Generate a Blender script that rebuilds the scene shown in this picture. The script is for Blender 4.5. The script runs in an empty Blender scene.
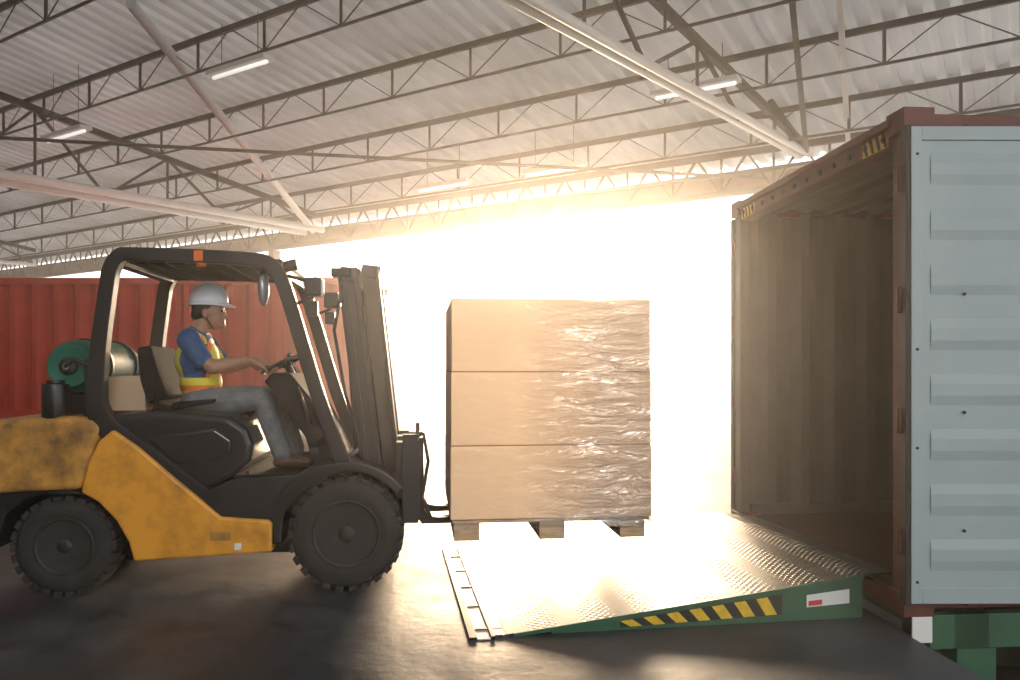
import bpy, bmesh, math, random
import numpy as np
from mathutils import Vector, Matrix, Euler
random.seed(4)
scene = bpy.context.scene
COL = scene.collection

# ---------------------------------------------------------------- materials
def pmat(name, color, rough=0.5, metal=0.0, var=0.0, vscale=6.0, color2=None, bump=0.0, bscale=60.0,
         coat=0.0, stretch=None, rvar=0.0, spec=0.5, lo=0.34, hi=0.68):
    m = bpy.data.materials.new(name); m.use_nodes = True
    nt = m.node_tree; N = nt.nodes; L = nt.links
    b = N['Principled BSDF']
    b.inputs['Base Color'].default_value = (*color, 1)
    b.inputs['Roughness'].default_value = rough
    b.inputs['Metallic'].default_value = metal
    b.inputs['Coat Weight'].default_value = coat
    b.inputs['Specular IOR Level'].default_value = spec
    tc = N.new('ShaderNodeTexCoord'); mp = N.new('ShaderNodeMapping')
    L.new(tc.outputs['Object'], mp.inputs['Vector'])
    if stretch: mp.inputs['Scale'].default_value = stretch
    if var > 0:
        n = N.new('ShaderNodeTexNoise'); n.inputs['Scale'].default_value = vscale
        n.inputs['Detail'].default_value = 8; n.inputs['Roughness'].default_value = 0.65
        L.new(mp.outputs[0], n.inputs['Vector'])
        r = N.new('ShaderNodeValToRGB')
        r.color_ramp.elements[0].position = lo; r.color_ramp.elements[1].position = hi
        c2 = color2 if color2 else tuple(c*(1-var) for c in color)
        r.color_ramp.elements[0].color = (*c2, 1); r.color_ramp.elements[1].color = (*color, 1)
        L.new(n.outputs[0], r.inputs[0])
        L.new(r.outputs[0], b.inputs['Base Color'])
        if rvar > 0:
            mr = N.new('ShaderNodeMapRange')
            mr.inputs['To Min'].default_value = max(0.02, rough-rvar); mr.inputs['To Max'].default_value = rough+rvar
            mr.inputs['From Min'].default_value = 0.3; mr.inputs['From Max'].default_value = 0.7
            L.new(n.outputs[0], mr.inputs[0]); L.new(mr.outputs[0], b.inputs['Roughness'])
    if bump > 0:
        n2 = N.new('ShaderNodeTexNoise'); n2.inputs['Scale'].default_value = bscale; n2.inputs['Detail'].default_value = 5
        L.new(mp.outputs[0], n2.inputs['Vector'])
        bp = N.new('ShaderNodeBump'); bp.inputs['Strength'].default_value = bump; bp.inputs['Distance'].default_value = 0.01
        L.new(n2.outputs[0], bp.inputs['Height']); L.new(bp.outputs[0], b.inputs['Normal'])
    return m

M = {}
M['yellow'] = pmat('forklift_yellow_paint', (0.80,0.35,0.035), 0.36, var=0.6, vscale=4.5, color2=(0.42,0.18,0.03), coat=0.25, rvar=0.12, lo=.28, hi=.54)
M['yellow_worn'] = pmat('worn_yellow_paint', (0.60,0.29,0.05), 0.45, var=0.8, vscale=5, color2=(0.16,0.085,0.035), coat=0.15, lo=.34, hi=.60)
M['black'] = pmat('black_painted_steel', (0.012,0.012,0.013), 0.42, var=0.4, vscale=9, coat=0.05, rvar=0.1)
M['blackplastic'] = pmat('black_plastic', (0.014,0.015,0.016), 0.3, bump=0.05, coat=0.25)
M['dash'] = pmat('matt_black_dash_plastic', (0.012,0.012,0.013), 0.75, bump=0.1, spec=.2)
M['rubber'] = pmat('tyre_rubber', (0.018,0.017,0.016), 0.8, var=0.5, vscale=12, color2=(0.035,0.03,0.026), bump=0.3)
M['rim'] = pmat('wheel_rim_steel', (0.06,0.052,0.045), 0.5, metal=0.3, var=0.6, vscale=14)
M['steel'] = pmat('greased_mast_steel', (0.03,0.028,0.027), 0.45, metal=0.5, var=0.4, vscale=10)
M['chrome'] = pmat('hydraulic_chrome', (0.6,0.6,0.6), 0.12, metal=1.0)
M['seat'] = pmat('seat_vinyl', (0.010,0.010,0.011), 0.85, bump=0.15, bscale=120, spec=.1)
M['tank'] = pmat('dark_green_gas_tank_paint', (0.012,0.15,0.10), 0.5, var=0.4, spec=.3)
M['card'] = pmat('corrugated_cardboard', (0.92,0.63,0.39), 0.75, var=0.08, vscale=2, bump=0.05, bscale=30)
M['cardbox'] = pmat('brown_parcel_cardboard', (0.55,0.38,0.24), 0.8, var=0.1, vscale=3)
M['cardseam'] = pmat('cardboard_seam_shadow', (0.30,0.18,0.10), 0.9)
M['wood'] = pmat('pallet_wood', (0.60,0.43,0.28), 0.8, var=0.45, vscale=8, stretch=(1,8,8), bump=0.3)
M['orange'] = pmat('orange_beacon_plastic', (0.85,0.18,0.02), 0.3)
M['mirror'] = pmat('mirror_back_grey', (0.45,0.45,0.46), 0.25, metal=0.5)
M['lampglass'] = pmat('headlamp_glass', (0.7,0.7,0.7), 0.1, metal=0.3)
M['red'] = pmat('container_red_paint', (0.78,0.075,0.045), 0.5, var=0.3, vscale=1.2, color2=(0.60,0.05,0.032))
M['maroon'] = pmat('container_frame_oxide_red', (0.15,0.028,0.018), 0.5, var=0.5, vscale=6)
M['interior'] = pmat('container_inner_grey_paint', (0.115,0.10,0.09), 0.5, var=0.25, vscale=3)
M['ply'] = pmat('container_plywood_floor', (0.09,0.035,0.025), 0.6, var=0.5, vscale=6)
M['doorgrey'] = pmat('container_door_pale_grey_paint', (0.36,0.44,0.45), 0.42, var=0.12, vscale=2)
M['gasket'] = pmat('door_gasket', (0.015,0.012,0.012), 0.6)
M['green'] = pmat('leveler_green_paint', (0.03,0.12,0.06), 0.45, var=0.25, vscale=5)
M['hazyellow'] = pmat('hazard_yellow', (0.85,0.55,0.03), 0.5, var=0.3, vscale=20)
M['hazblack'] = pmat('hazard_black', (0.015,0.015,0.015), 0.5)
M['label'] = pmat('white_label', (0.75,0.75,0.72), 0.5)
M['redlabel'] = pmat('red_label_print', (0.6,0.04,0.03), 0.5)
M['truss'] = pmat('roof_steel_brown_paint', (0.055,0.036,0.028), 0.55, var=0.4, vscale=1.5)
M['fascia'] = pmat('eave_fascia_brown_sheet', (0.22,0.13,0.085), 0.6, var=0.4, vscale=1.5)
M['pipe'] = pmat('pale_painted_pipe', (0.78,0.75,0.72), 0.4, var=0.12, vscale=2)
M['wall'] = pmat('warehouse_wall_sheet', (0.12,0.12,0.12), 0.8, var=0.3, vscale=0.7)
M['ground'] = pmat('outdoor_pale_concrete', (0.75,0.73,0.70), 0.8, var=0.1, vscale=0.3)
M['bay'] = pmat('loading_bay_dark_asphalt', (0.05,0.05,0.05), 0.9, var=0.3, vscale=2)
M['skin'] = pmat('skin', (0.44,0.225,0.145), 0.5, var=0.15, vscale=20)
M['lip'] = pmat('lips', (0.30,0.09,0.07), 0.45)
M['hair'] = pmat('black_hair', (0.012,0.010,0.009), 0.5, bump=0.4, bscale=200)
M['shirt'] = pmat('navy_blue_cotton', (0.015,0.10,0.27), 0.85, var=0.3, vscale=14, bump=0.3, bscale=25)
M['vest'] = pmat('high_visibility_lime_vest', (0.80,0.68,0.05), 0.6, bump=0.1)
M['vesto'] = pmat('high_visibility_orange_trim', (0.9,0.22,0.03), 0.6)
M['jeans'] = pmat('grey_denim', (0.24,0.25,0.26), 0.9, var=0.4, vscale=16, bump=0.5, bscale=22)
M['shoe'] = pmat('brown_leather_shoe', (0.10,0.045,0.025), 0.45)
M['helmet'] = pmat('white_helmet_plastic', (0.95,0.96,0.98), 0.45, coat=0.1)
M['eye'] = pmat('eye_dark', (0.02,0.015,0.012), 0.15)
M['pale'] = pmat('glare_washed_pale', (0.85,0.85,0.85), 0.6)  # whitened to imitate washout by outdoor glare

def floor_mat():
    m = bpy.data.materials.new('worn_dark_concrete'); m.use_nodes = True
    nt = m.node_tree; N = nt.nodes; L = nt.links; b = N['Principled BSDF']
    b.inputs['Specular IOR Level'].default_value = .75
    tc = N.new('ShaderNodeTexCoord')
    n = N.new('ShaderNodeTexNoise'); n.inputs['Scale'].default_value = 1.3; n.inputs['Detail'].default_value = 12; n.inputs['Roughness'].default_value = 0.74
    L.new(tc.outputs['Object'], n.inputs['Vector'])
    r = N.new('ShaderNodeValToRGB')
    r.color_ramp.elements[0].position = 0.38; r.color_ramp.elements[0].color = (0.014,0.018,0.024,1)
    r.color_ramp.elements[1].position = 0.64; r.color_ramp.elements[1].color = (0.075,0.082,0.094,1)
    L.new(n.outputs[0], r.inputs[0]); L.new(r.outputs[0], b.inputs['Base Color'])
    mr = N.new('ShaderNodeMapRange'); mr.inputs['From Min'].default_value = .3; mr.inputs['From Max'].default_value = .7
    mr.inputs['To Min'].default_value = .32; mr.inputs['To Max'].default_value = .60
    L.new(n.outputs[0], mr.inputs[0]); L.new(mr.outputs[0], b.inputs['Roughness'])
    n2 = N.new('ShaderNodeTexNoise'); n2.inputs['Scale'].default_value = 16; n2.inputs['Detail'].default_value = 7
    L.new(tc.outputs['Object'], n2.inputs['Vector'])
    bp = N.new('ShaderNodeBump'); bp.inputs['Strength'].default_value = 0.25; bp.inputs['Distance'].default_value = 0.01
    L.new(n2.outputs[0], bp.inputs['Height']); L.new(bp.outputs[0], b.inputs['Normal'])
    return m
M['floor'] = floor_mat()

def tread_mat():
    m = bpy.data.materials.new('steel_tread_plate'); m.use_nodes = True
    nt = m.node_tree; N = nt.nodes; L = nt.links; b = N['Principled BSDF']
    b.inputs['Metallic'].default_value = 0.3
    tc = N.new('ShaderNodeTexCoord'); mp = N.new('ShaderNodeMapping')
    mp.inputs['Rotation'].default_value = (0,0,math.radians(45)); L.new(tc.outputs['Object'], mp.inputs['Vector'])
    ch = N.new('ShaderNodeTexVoronoi'); ch.inputs['Scale'].default_value = 30; ch.inputs['Randomness'].default_value = 0.0
    L.new(mp.outputs[0], ch.inputs['Vector'])
    mr = N.new('ShaderNodeMapRange'); mr.inputs['From Min'].default_value = .2; mr.inputs['From Max'].default_value = .38
    mr.inputs['To Min'].default_value = 1; mr.inputs['To Max'].default_value = 0
    L.new(ch.outputs['Distance'], mr.inputs[0])
    bp = N.new('ShaderNodeBump'); bp.inputs['Strength'].default_value = 1.0; bp.inputs['Distance'].default_value = 0.010
    L.new(mr.outputs[0], bp.inputs['Height']); L.new(bp.outputs[0], b.inputs['Normal'])
    n = N.new('ShaderNodeTexNoise'); n.inputs['Scale'].default_value = 2.5; n.inputs['Detail'].default_value = 8
    L.new(tc.outputs['Object'], n.inputs['Vector'])
    r = N.new('ShaderNodeValToRGB')
    r.color_ramp.elements[0].position = .35; r.color_ramp.elements[0].color = (0.05,0.058,0.058,1)
    r.color_ramp.elements[1].position = .65; r.color_ramp.elements[1].color = (0.14,0.15,0.15,1)
    L.new(n.outputs[0], r.inputs[0]); L.new(r.outputs[0], b.inputs['Base Color'])
    b.inputs['Roughness'].default_value = 0.38
    return m
M['tread'] = tread_mat()

def roof_mat():
    m = bpy.data.materials.new('weathered_roof_sheet'); m.use_nodes = True
    nt = m.node_tree; N = nt.nodes; L = nt.links; b = N['Principled BSDF']; out = N['Material Output']
    tc = N.new('ShaderNodeTexCoord')
    n = N.new('ShaderNodeTexNoise'); n.inputs['Scale'].default_value = 0.5; n.inputs['Detail'].default_value = 6
    L.new(tc.outputs['Object'], n.inputs['Vector'])
    r = N.new('ShaderNodeValToRGB')
    r.color_ramp.elements[0].position = .35; r.color_ramp.elements[0].color = (0.46,0.475,0.49,1)
    r.color_ramp.elements[1].position = .65; r.color_ramp.elements[1].color = (0.62,0.64,0.66,1)
    L.new(n.outputs[0], r.inputs[0]); L.new(r.outputs[0], b.inputs['Base Color']); b.inputs['Roughness'].default_value = .5
    t = N.new('ShaderNodeBsdfTranslucent'); L.new(r.outputs[0], t.inputs['Color'])
    mx = N.new('ShaderNodeMixShader'); mx.inputs[0].default_value = 0.105
    L.new(b.outputs[0], mx.inputs[1]); L.new(t.outputs[0], mx.inputs[2]); L.new(mx.outputs[0], out.inputs['Surface'])
    return m
M['roof'] = roof_mat()

def wrap_mat():
    m = bpy.data.materials.new('clear_stretch_wrap'); m.use_nodes = True
    nt = m.node_tree; N = nt.nodes; L = nt.links; out = N['Material Output']
    for x in list(N):
        if x.type == 'BSDF_PRINCIPLED': N.remove(x)
    tc = N.new('ShaderNodeTexCoord'); mp = N.new('ShaderNodeMapping'); mp.inputs['Scale'].default_value = (1.2,1.2,4.5)
    mp.inputs['Rotation'].default_value = (0, math.radians(-14), 0)
    L.new(tc.outputs['Object'], mp.inputs['Vector'])
    n = N.new('ShaderNodeTexNoise'); n.inputs['Scale'].default_value = 3.2; n.inputs['Detail'].default_value = 4
    n.inputs['Distortion'].default_value = 1.6; n.inputs['Roughness'].default_value = .55
    L.new(mp.outputs[0], n.inputs['Vector'])
    bp = N.new('ShaderNodeBump'); bp.inputs['Strength'].default_value = 1.0; bp.inputs['Distance'].default_value = 0.07
    L.new(n.outputs[0], bp.inputs['Height'])
    g = N.new('ShaderNodeBsdfGlossy'); g.inputs['Roughness'].default_value = .17; L.new(bp.outputs[0], g.inputs['Normal'])
    df = N.new('ShaderNodeBsdfDiffuse'); df.inputs['Color'].default_value = (.95,.88,.80,1); L.new(bp.outputs[0], df.inputs['Normal'])
    gd = N.new('ShaderNodeMixShader'); gd.inputs[0].default_value = .68
    L.new(df.outputs[0], gd.inputs[1]); L.new(g.outputs[0], gd.inputs[2])
    t = N.new('ShaderNodeBsdfTransparent')
    # film is looser towards the leading end; pale diffuse mix also paints in glare
    sx = N.new('ShaderNodeSeparateXYZ'); L.new(tc.outputs['Object'], sx.inputs[0])
    mr = N.new('ShaderNodeMapRange'); mr.inputs['From Min'].default_value = 1.05; mr.inputs['From Max'].default_value = 1.6
    mr.inputs['To Min'].default_value = .07; mr.inputs['To Max'].default_value = .50
    L.new(sx.outputs[0], mr.inputs[0])
    m2 = N.new('ShaderNodeMixShader'); L.new(mr.outputs[0], m2.inputs[0])
    L.new(t.outputs[0], m2.inputs[1]); L.new(gd.outputs[0], m2.inputs[2]); L.new(m2.outputs[0], out.inputs['Surface'])
    return m
M['wrap'] = wrap_mat()
def emit_mat(name,c,s):
    m = bpy.data.materials.new(name); m.use_nodes = True
    b = m.node_tree.nodes['Principled BSDF']; b.inputs['Base Color'].default_value=(*c,1)
    b.inputs['Emission Color'].default_value=(*c,1); b.inputs['Emission Strength'].default_value=s
    return m
M['tube'] = emit_mat('fluorescent_tube',(0.95,0.95,0.9),0.9)
def haze_mat():
    m = bpy.data.materials.new('bloom_haze'); m.use_nodes = True  # scattering medium added for a bloom-like glow
    nt=m.node_tree; N=nt.nodes; N.clear(); o=N.new('ShaderNodeOutputMaterial'); v=N.new('ShaderNodeVolumeScatter')
    v.inputs['Color'].default_value=(1,.97,.93,1); v.inputs['Density'].default_value=.010; v.inputs['Anisotropy'].default_value=.82
    nt.links.new(v.outputs[0],o.inputs['Volume']); return m
M['haze']=haze_mat()

# ---------------------------------------------------------------- mesh builder
class MB:
    def __init__(s): s.bm = bmesh.new(); s.mats = []
    def mi(s, mat):
        if mat not in s.mats: s.mats.append(mat)
        return s.mats.index(mat)
    def tag(s, faces, mat, smooth=False):
        i = s.mi(mat)
        for f in faces: f.material_index = i; f.smooth = smooth
    def hexa(s, P, mat):
        v = [s.bm.verts.new(p) for p in P]
        F = [(0,3,2,1),(4,5,6,7),(0,1,5,4),(1,2,6,5),(2,3,7,6),(3,0,4,7)]
        s.tag([s.bm.faces.new([v[i] for i in f]) for f in F], mat)
    def box(s, c, size, mat, rot=None):
        hx,hy,hz = [q/2 for q in size]; c = Vector(c)
        R = Euler(rot).to_matrix() if rot else Matrix.Identity(3)
        P = [c+R@Vector(p) for p in [(-hx,-hy,-hz),(hx,-hy,-hz),(hx,hy,-hz),(-hx,hy,-hz),(-hx,-hy,hz),(hx,-hy,hz),(hx,hy,hz),(-hx,hy,hz)]]
        s.hexa(P, mat)
    def bb(s, x0,x1,y0,y1,z0,z1, mat): s.box(((x0+x1)/2,(y0+y1)/2,(z0+z1)/2),(abs(x1-x0),abs(y1-y0),abs(z1-z0)),mat)
    def bar(s, p0, p1, w, h, mat):
        p0=Vector(p0); p1=Vector(p1); d=(p1-p0).normalized()
        up=Vector((0,0,1)) if abs(d.z)<.95 else Vector((0,1,0))
        a=d.cross(up).normalized(); b=a.cross(d).normalized()
        P=[]
        for p in (p0,p1):
            P += [p-a*w/2-b*h/2, p+a*w/2-b*h/2, p+a*w/2+b*h/2, p-a*w/2+b*h/2]
        s.hexa(P, mat)
    def tube(s, p0, p1, r, mat, r1=None, seg=14):
        s.sweep([p0,p1],[r, r if r1 is None else r1],mat,seg)
    def sweep(s, pts, r, mat, seg=10, closed=False):
        pts=[Vector(p) for p in pts]; n=len(pts)
        if not isinstance(r,(list,tuple)): r=[r]*n
        rings=[]; prev=None
        for i,p in enumerate(pts):
            if closed: d=(pts[(i+1)%n]-pts[i-1]).normalized()
            else: d=(pts[min(i+1,n-1)]-pts[max(i-1,0)]).normalized()
            if prev is None:
                up=Vector((0,0,1)) if abs(d.z)<.9 else Vector((0,1,0)); a=d.cross(up).normalized()
            else:
                a=(prev-d*prev.dot(d)).normalized()
            prev=a; b=d.cross(a)
            rings.append([s.bm.verts.new(p+(a*math.cos(2*math.pi*k/seg)+b*math.sin(2*math.pi*k/seg))*r[i]) for k in range(seg)])
        fs=[]
        m = n if closed else n-1
        for i in range(m):
            A=rings[i]; B=rings[(i+1)%n]
            for k in range(seg): fs.append(s.bm.faces.new([A[k],A[(k+1)%seg],B[(k+1)%seg],B[k]]))
        s.tag(fs,mat,True)
        if not closed:
            s.tag([s.bm.faces.new(rings[0][::-1]),s.bm.faces.new(rings[-1])],mat)
    def prism(s, pts, y0, y1, mat):
        A=[s.bm.verts.new((x,y0,z)) for x,z in pts]; B=[s.bm.verts.new((x,y1,z)) for x,z in pts]; n=len(pts)
        fs=[s.bm.faces.new(A),s.bm.faces.new(B[::-1])]
        for i in range(n): fs.append(s.bm.faces.new([A[i],B[i],B[(i+1)%n],A[(i+1)%n]]))
        s.tag(fs,mat)
    def strip(s, path, w, y0, y1, mat, sub=6):
        P=catmull(path,sub) if sub>1 else [Vector(p) for p in path]
        n=len(P); W=w if isinstance(w,(list,tuple)) else [w]*len(path)
        out=[];inn=[]
        for i,p in enumerate(P):
            d=(P[min(i+1,n-1)]-P[max(i-1,0)]).normalized(); nn=Vector((-d.y,d.x))
            f=i/(n-1)*(len(W)-1); k=min(int(f),len(W)-2); ww=W[k]*(1-(f-k))+W[k+1]*(f-k)
            out.append(p+nn*ww/2); inn.append(p-nn*ww/2)
        fs=[]
        rows=[[s.bm.verts.new((q.x,y,q.y)) for q in line] for line,y in ((out,y0),(inn,y0),(inn,y1),(out,y1))]
        for j in range(4):
            A=rows[j];B=rows[(j+1)%4]
            for i in range(n-1): fs.append(s.bm.faces.new([A[i],A[i+1],B[i+1],B[i]]))
        fs.append(s.bm.faces.new([rows[j][0] for j in range(4)])); fs.append(s.bm.faces.new([rows[j][-1] for j in (3,2,1,0)]))
        s.tag(fs,mat)
    def lathe(s, prof, c, mat, seg=48, axis='y', smooth=True):
        c=Vector(c); rings=[]
        for r,a in prof:
            ring=[]
            for k in range(seg):
                t=2*math.pi*k/seg
                if axis=='y': q=Vector((r*math.cos(t),a,r*math.sin(t)))
                elif axis=='z': q=Vector((r*math.cos(t),r*math.sin(t),a))
                else: q=Vector((a,r*math.cos(t),r*math.sin(t)))
                ring.append(s.bm.verts.new(c+q))
            rings.append(ring)
        fs=[]
        for i in range(len(rings)-1):
            for k in range(seg): fs.append(s.bm.faces.new([rings[i][k],rings[i][(k+1)%seg],rings[i+1][(k+1)%seg],rings[i+1][k]]))
        fs.append(s.bm.faces.new(rings[0])); fs.append(s.bm.faces.new(rings[-1][::-1]))
        s.tag(fs,mat,smooth)
    def ell(s, c, r, mat, rot=None, sub=3):
        R=Euler(rot).to_matrix().to_4x4() if rot else Matrix.Identity(4)
        mt=Matrix.Translation(c)@R@Matrix.Diagonal((*r,1))
        before=set(s.bm.faces)
        bmesh.ops.create_icosphere(s.bm,subdivisions=sub,radius=1,matrix=mt)
        s.tag([f for f in s.bm.faces if f not in before],mat,True)
    def done(s, name, parent=None, bevel=0.0, loc=None, rotz=None, seg=2):
        bmesh.ops.recalc_face_normals(s.bm, faces=s.bm.faces[:])
        me=bpy.data.meshes.new(name); s.bm.to_mesh(me); s.bm.free()
        for m in s.mats: me.materials.append(m if not isinstance(m,str) else M[m])
        ob=bpy.data.objects.new(name,me); COL.objects.link(ob)
        if parent: ob.parent=parent
        if loc: ob.location=loc
        if rotz is not None: ob.rotation_euler=(0,0,rotz)
        if bevel>0:
            b=ob.modifiers.new('bevel','BEVEL'); b.width=bevel; b.segments=seg; b.limit_method='ANGLE'; b.angle_limit=math.radians(40)
        return ob
def catmull(path, sub):
    P=[Vector(p) for p in path]; out=[]
    for i in range(len(P)-1):
        p0=P[max(i-1,0)];p1=P[i];p2=P[i+1];p3=P[min(i+2,len(P)-1)]
        for k in range(sub):
            t=k/sub
            out.append(0.5*((2*p1)+(-p0+p2)*t+(2*p0-5*p1+4*p2-p3)*t*t+(-p0+3*p1-3*p2+p3)*t**3))
    out.append(P[-1]); return out
def empty(name, loc, rz):
    e=bpy.data.objects.new(name,None); e.location=loc; e.rotation_euler=(0,0,rz); e.empty_display_size=.3; COL.objects.link(e); return e

# ---------------------------------------------------------------- camera
CH=1.37
cam=bpy.data.cameras.new('camera'); co=bpy.data.objects.new('camera',cam); COL.objects.link(co)
co.location=(0,0,CH); co.rotation_euler=(math.radians(90),0,0)
cam.sensor_width=36; cam.lens=28.06; cam.shift_y=0.0265; cam.clip_end=500
scene.camera=co
try:
    scene.view_settings.view_transform='Standard'
    scene.view_settings.look='None'
except Exception as e: print(e)

# ---------------------------------------------------------------- building frame
TH=math.radians(33); cu,su=math.cos(TH),math.sin(TH)
def R(u,v,z): return Vector((u*cu+v*su, -u*su+v*cu, z))
def roofz(v): return CH+4.95+(18.6-v)*0.15
EV=18.35

b=MB()
poly=[(-60,-16),(3.68,-16),(2.03,4.1),(1.81,6.95),(20.0,6.95)]
q1=Vector((20.0,(19.0-20.0*su)/cu,0)); q2=Vector((-60,(19.0+60*su)/cu,0))
poly+= [(q1.x,q1.y),(q2.x,q2.y)]
top=[b.bm.verts.new((x,y,0)) for x,y in poly]; bot=[b.bm.verts.new((x,y,-1.25)) for x,y in poly]
fs=[b.bm.faces.new(top),b.bm.faces.new(bot[::-1])]
for i in range(len(poly)): fs.append(b.bm.faces.new([top[i],bot[i],bot[(i+1)%len(poly)],top[(i+1)%len(poly)]]))
b.tag(fs,'floor'); b.done('floor')
b=MB(); P=[(-160,(18.9+160*su)/cu),(160,(18.9-160*su)/cu),(160,250),(-160,250)]
v=[b.bm.verts.new((x,y,-0.02)) for x,y in P]; b.tag([b.bm.faces.new(v)],'ground'); og=b.done('outdoor_ground')
b=MB(); v=[b.bm.verts.new(p) for p in [(-60,-30,-1.26),(80,-30,-1.26),(80,60,-1.26),(-60,60,-1.26)]]; b.tag([b.bm.faces.new(v)],'bay'); b.done('loading_bay_ground')

# haze volume added through the shed; its scattering stands in for lens bloom
b=MB()
P=[R(-61,-12.5,.03),R(13.8,-12.5,.03),R(13.8,18.2,.03),R(-61,18.2,.03)]
zz=[roofz(-12.5),roofz(-12.5),roofz(18.2),roofz(18.2)]
b.hexa(P+[Vector((p.x,p.y,z)) for p,z in zip(P,zz)],'haze'); b.done('bloom_haze',og)

# ceiling : corrugated roof sheets, ribs run down the slope
b=MB(); pitch=.38; u=-62.0; prof=[]
while u<16:
    prof += [(u,0),(u+.20,0),(u+.24,.10),(u+.34,.10)]; u+=pitch
v0,v1=-13.0,19.4
A=[b.bm.verts.new(R(uu,v0,roofz(v0)+.06+dz)) for uu,dz in prof]; B=[b.bm.verts.new(R(uu,v1,roofz(v1)+.06+dz)) for uu,dz in prof]
b.tag([b.bm.faces.new([A[i],A[i+1],B[i+1],B[i]]) for i in range(len(prof)-1)],'roof'); b.done('ceiling')
b=MB(); b.bar(R(-62,-13,4.5),R(16,-13,4.5),.2,11.6,'wall'); b.done('wall_back')
b=MB(); b.bar(R(-62,-13,4.2),R(-62,18.3,3.0),.2,9,'wall'); b.done('wall_left')

# purlin joists (trussed), run along u
v=16.6; k=0
while v>2:
    b=MB(); zt=roofz(v)-.02; zb=zt-.62
    u0,u1=-58,14
    b.bar(R(u0,v,zt),R(u1,v,zt),.07,.11,'truss')
    b.bar(R(u0,v,zb),R(u1,v,zb),.035,.045,'truss')
    st=1.9; n=int((u1-u0)/st)
    off=(k%2)*.95
    for i in range(n):
        a=u0+off+i*st
        b.bar(R(a,v,zt),R(a,v,zb),.045,.045,'truss')
        b.bar(R(a,v,zb),R(a+.95,v,zt),.018,.018,'truss'); b.bar(R(a,v,zb),R(a-.95,v,zt),.018,.018,'truss')
    b.done('roof_purlin'); v-=2.35; k+=1
b=MB()
for z,w in ((CH+4.05,.14),(CH+4.5,.08),(CH+4.95,.14)): b.bar(R(-60,EV,z),R(14,EV,z),.12,w,'truss')
a=-60
while a<13.5:
    b.bar(R(a,EV,CH+4.05),R(a+.6,EV,CH+4.95),.05,.05,'truss'); b.bar(R(a+.6,EV,CH+4.95),R(a+1.2,EV,CH+4.05),.05,.05,'truss')
    b.bar(R(a,EV,CH+4.05),R(a,EV,CH+4.95),.05,.05,'truss'); a+=1.2
b.done('eave_girder',bevel=0)
b=MB(); b.bar(R(-60,EV+.9,CH+4.50),R(14,EV+.9,CH+4.50),.04,.56,'fascia'); b.bar(R(-60,EV+.86,CH+4.24),R(14,EV+.86,CH+4.24),.12,.08,'truss'); b.done('eave_fascia')
for uu in (-58,-40,-21.5,-3.2,13):
    b=MB(); p=R(uu,EV,0); b.box((p.x,p.y,2.67),(.28,.28,5.33),'truss',(0,0,-TH)); b.box((p.x,p.y,.02),(.5,.5,.04),'truss',(0,0,-TH)); b.done('steel_column')
def wv(x,y): return x*su+y*cu
def main_truss(pa,pb,h,n,pr=.065,sep=.09):
    b=MB(); pa=Vector(pa);pb=Vector(pb); z=CH+h
    d=(pb-pa).normalized(); a=Vector((d.y,-d.x))*sep
    for s in (-1,1):
        b.tube((pa.x+a.x*s,pa.y+a.y*s,z),(pb.x+a.x*s,pb.y+a.y*s,z),pr,'pipe')
    T=lambda q: roofz(wv(q.x,q.y))-.25
    b.bar((pa.x,pa.y,T(pa)),(pb.x,pb.y,T(pb)),.12,.14,'truss')
    for i in range(n):
        q=pa.lerp(pb,i/n); q2=pa.lerp(pb,(i+.5)/n); q3=pa.lerp(pb,(i+1)/n)
        b.bar((q.x,q.y,z),(q2.x,q2.y,T(q2)),.06,.06,'truss'); b.bar((q2.x,q2.y,T(q2)),(q3.x,q3.y,z),.06,.06,'truss')
        b.bar((q2.x,q2.y,T(q2)),(q2.x,q2.y,z),.05,.05,'truss')
    b.done('roof_truss')
main_truss((6.4,17.25),(-6.5,2.2),4.6,6,.075,.10)
main_truss((-6.2,25.2),(-20.0,6.8),4.3,7,.10,.42)
main_truss((-20,33.5),(-36,12),4.3,7)
b=MB(); b.tube((-6.73,14.1,CH+6.45),(-6.2,25.0,CH+4.3),.10,'pipe'); b.done('roof_brace_pipe')
b=MB(); b.tube((-14,14.0,CH+4.3),(5.8,18.1,CH+4.3),.035,'truss'); b.done('roof_tie_rod')
b=MB(); 
for s in (0,.9):
    b.bar((6.3+s,16.9,CH+4.6),(3.2+s*.7,9.5,roofz(wv(3.2,9.5))-.1),.09,.11,'pipe' if s else 'truss')
b.bar((6.3,16.9,CH+4.6),(5.2,15.9,roofz(wv(5.2,15.9))),.1,.1,'truss')
b.done('roof_knee_brace')
for (x,y,h) in ((-4.9,14.4,5.45),(-1.65,19.6,4.5),(3.3,14.2,5.0),(-9.5,17,5.0),(1.0,18.0,4.5)):
    b=MB(); d=Vector((cu,-su,0)); c=Vector((x,y,CH+h)); 
    b.bar(c-d*.8,c+d*.8,.26,.08,'pipe'); b.tube(c-d*.74+Vector((0,0,-.07)),c+d*.74+Vector((0,0,-.07)),.032,'tube')
    for s in (-.5,.5): 
        q=c+d*s; b.tube(q,(q.x,q.y,roofz(wv(q.x,q.y))),.008,'truss',seg=6)
    b.done('fluorescent_light_fixture')

def corr_wall(b,x0,x1,y,z0,z1,mat,pitch=.28,dep=.036,sgn=1,thick=0):
    pr=[];x=x0
    while x<x1-1e-4:
        for dx,dy in ((0,0),(.25,0),(.5-.0,1),(.75,1)):
            xx=x+dx*pitch
            if xx<=x1: pr.append((xx,y+sgn*dy*dep))
        x+=pitch
    pr.append((x1,y))
    A=[b.bm.verts.new((x,yy,z0)) for x,yy in pr];B=[b.bm.verts.new((x,yy,z1)) for x,yy in pr]
    b.tag([b.bm.faces.new([A[i],A[i+1],B[i+1],B[i]]) for i in range(len(pr)-1)],mat)

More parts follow.
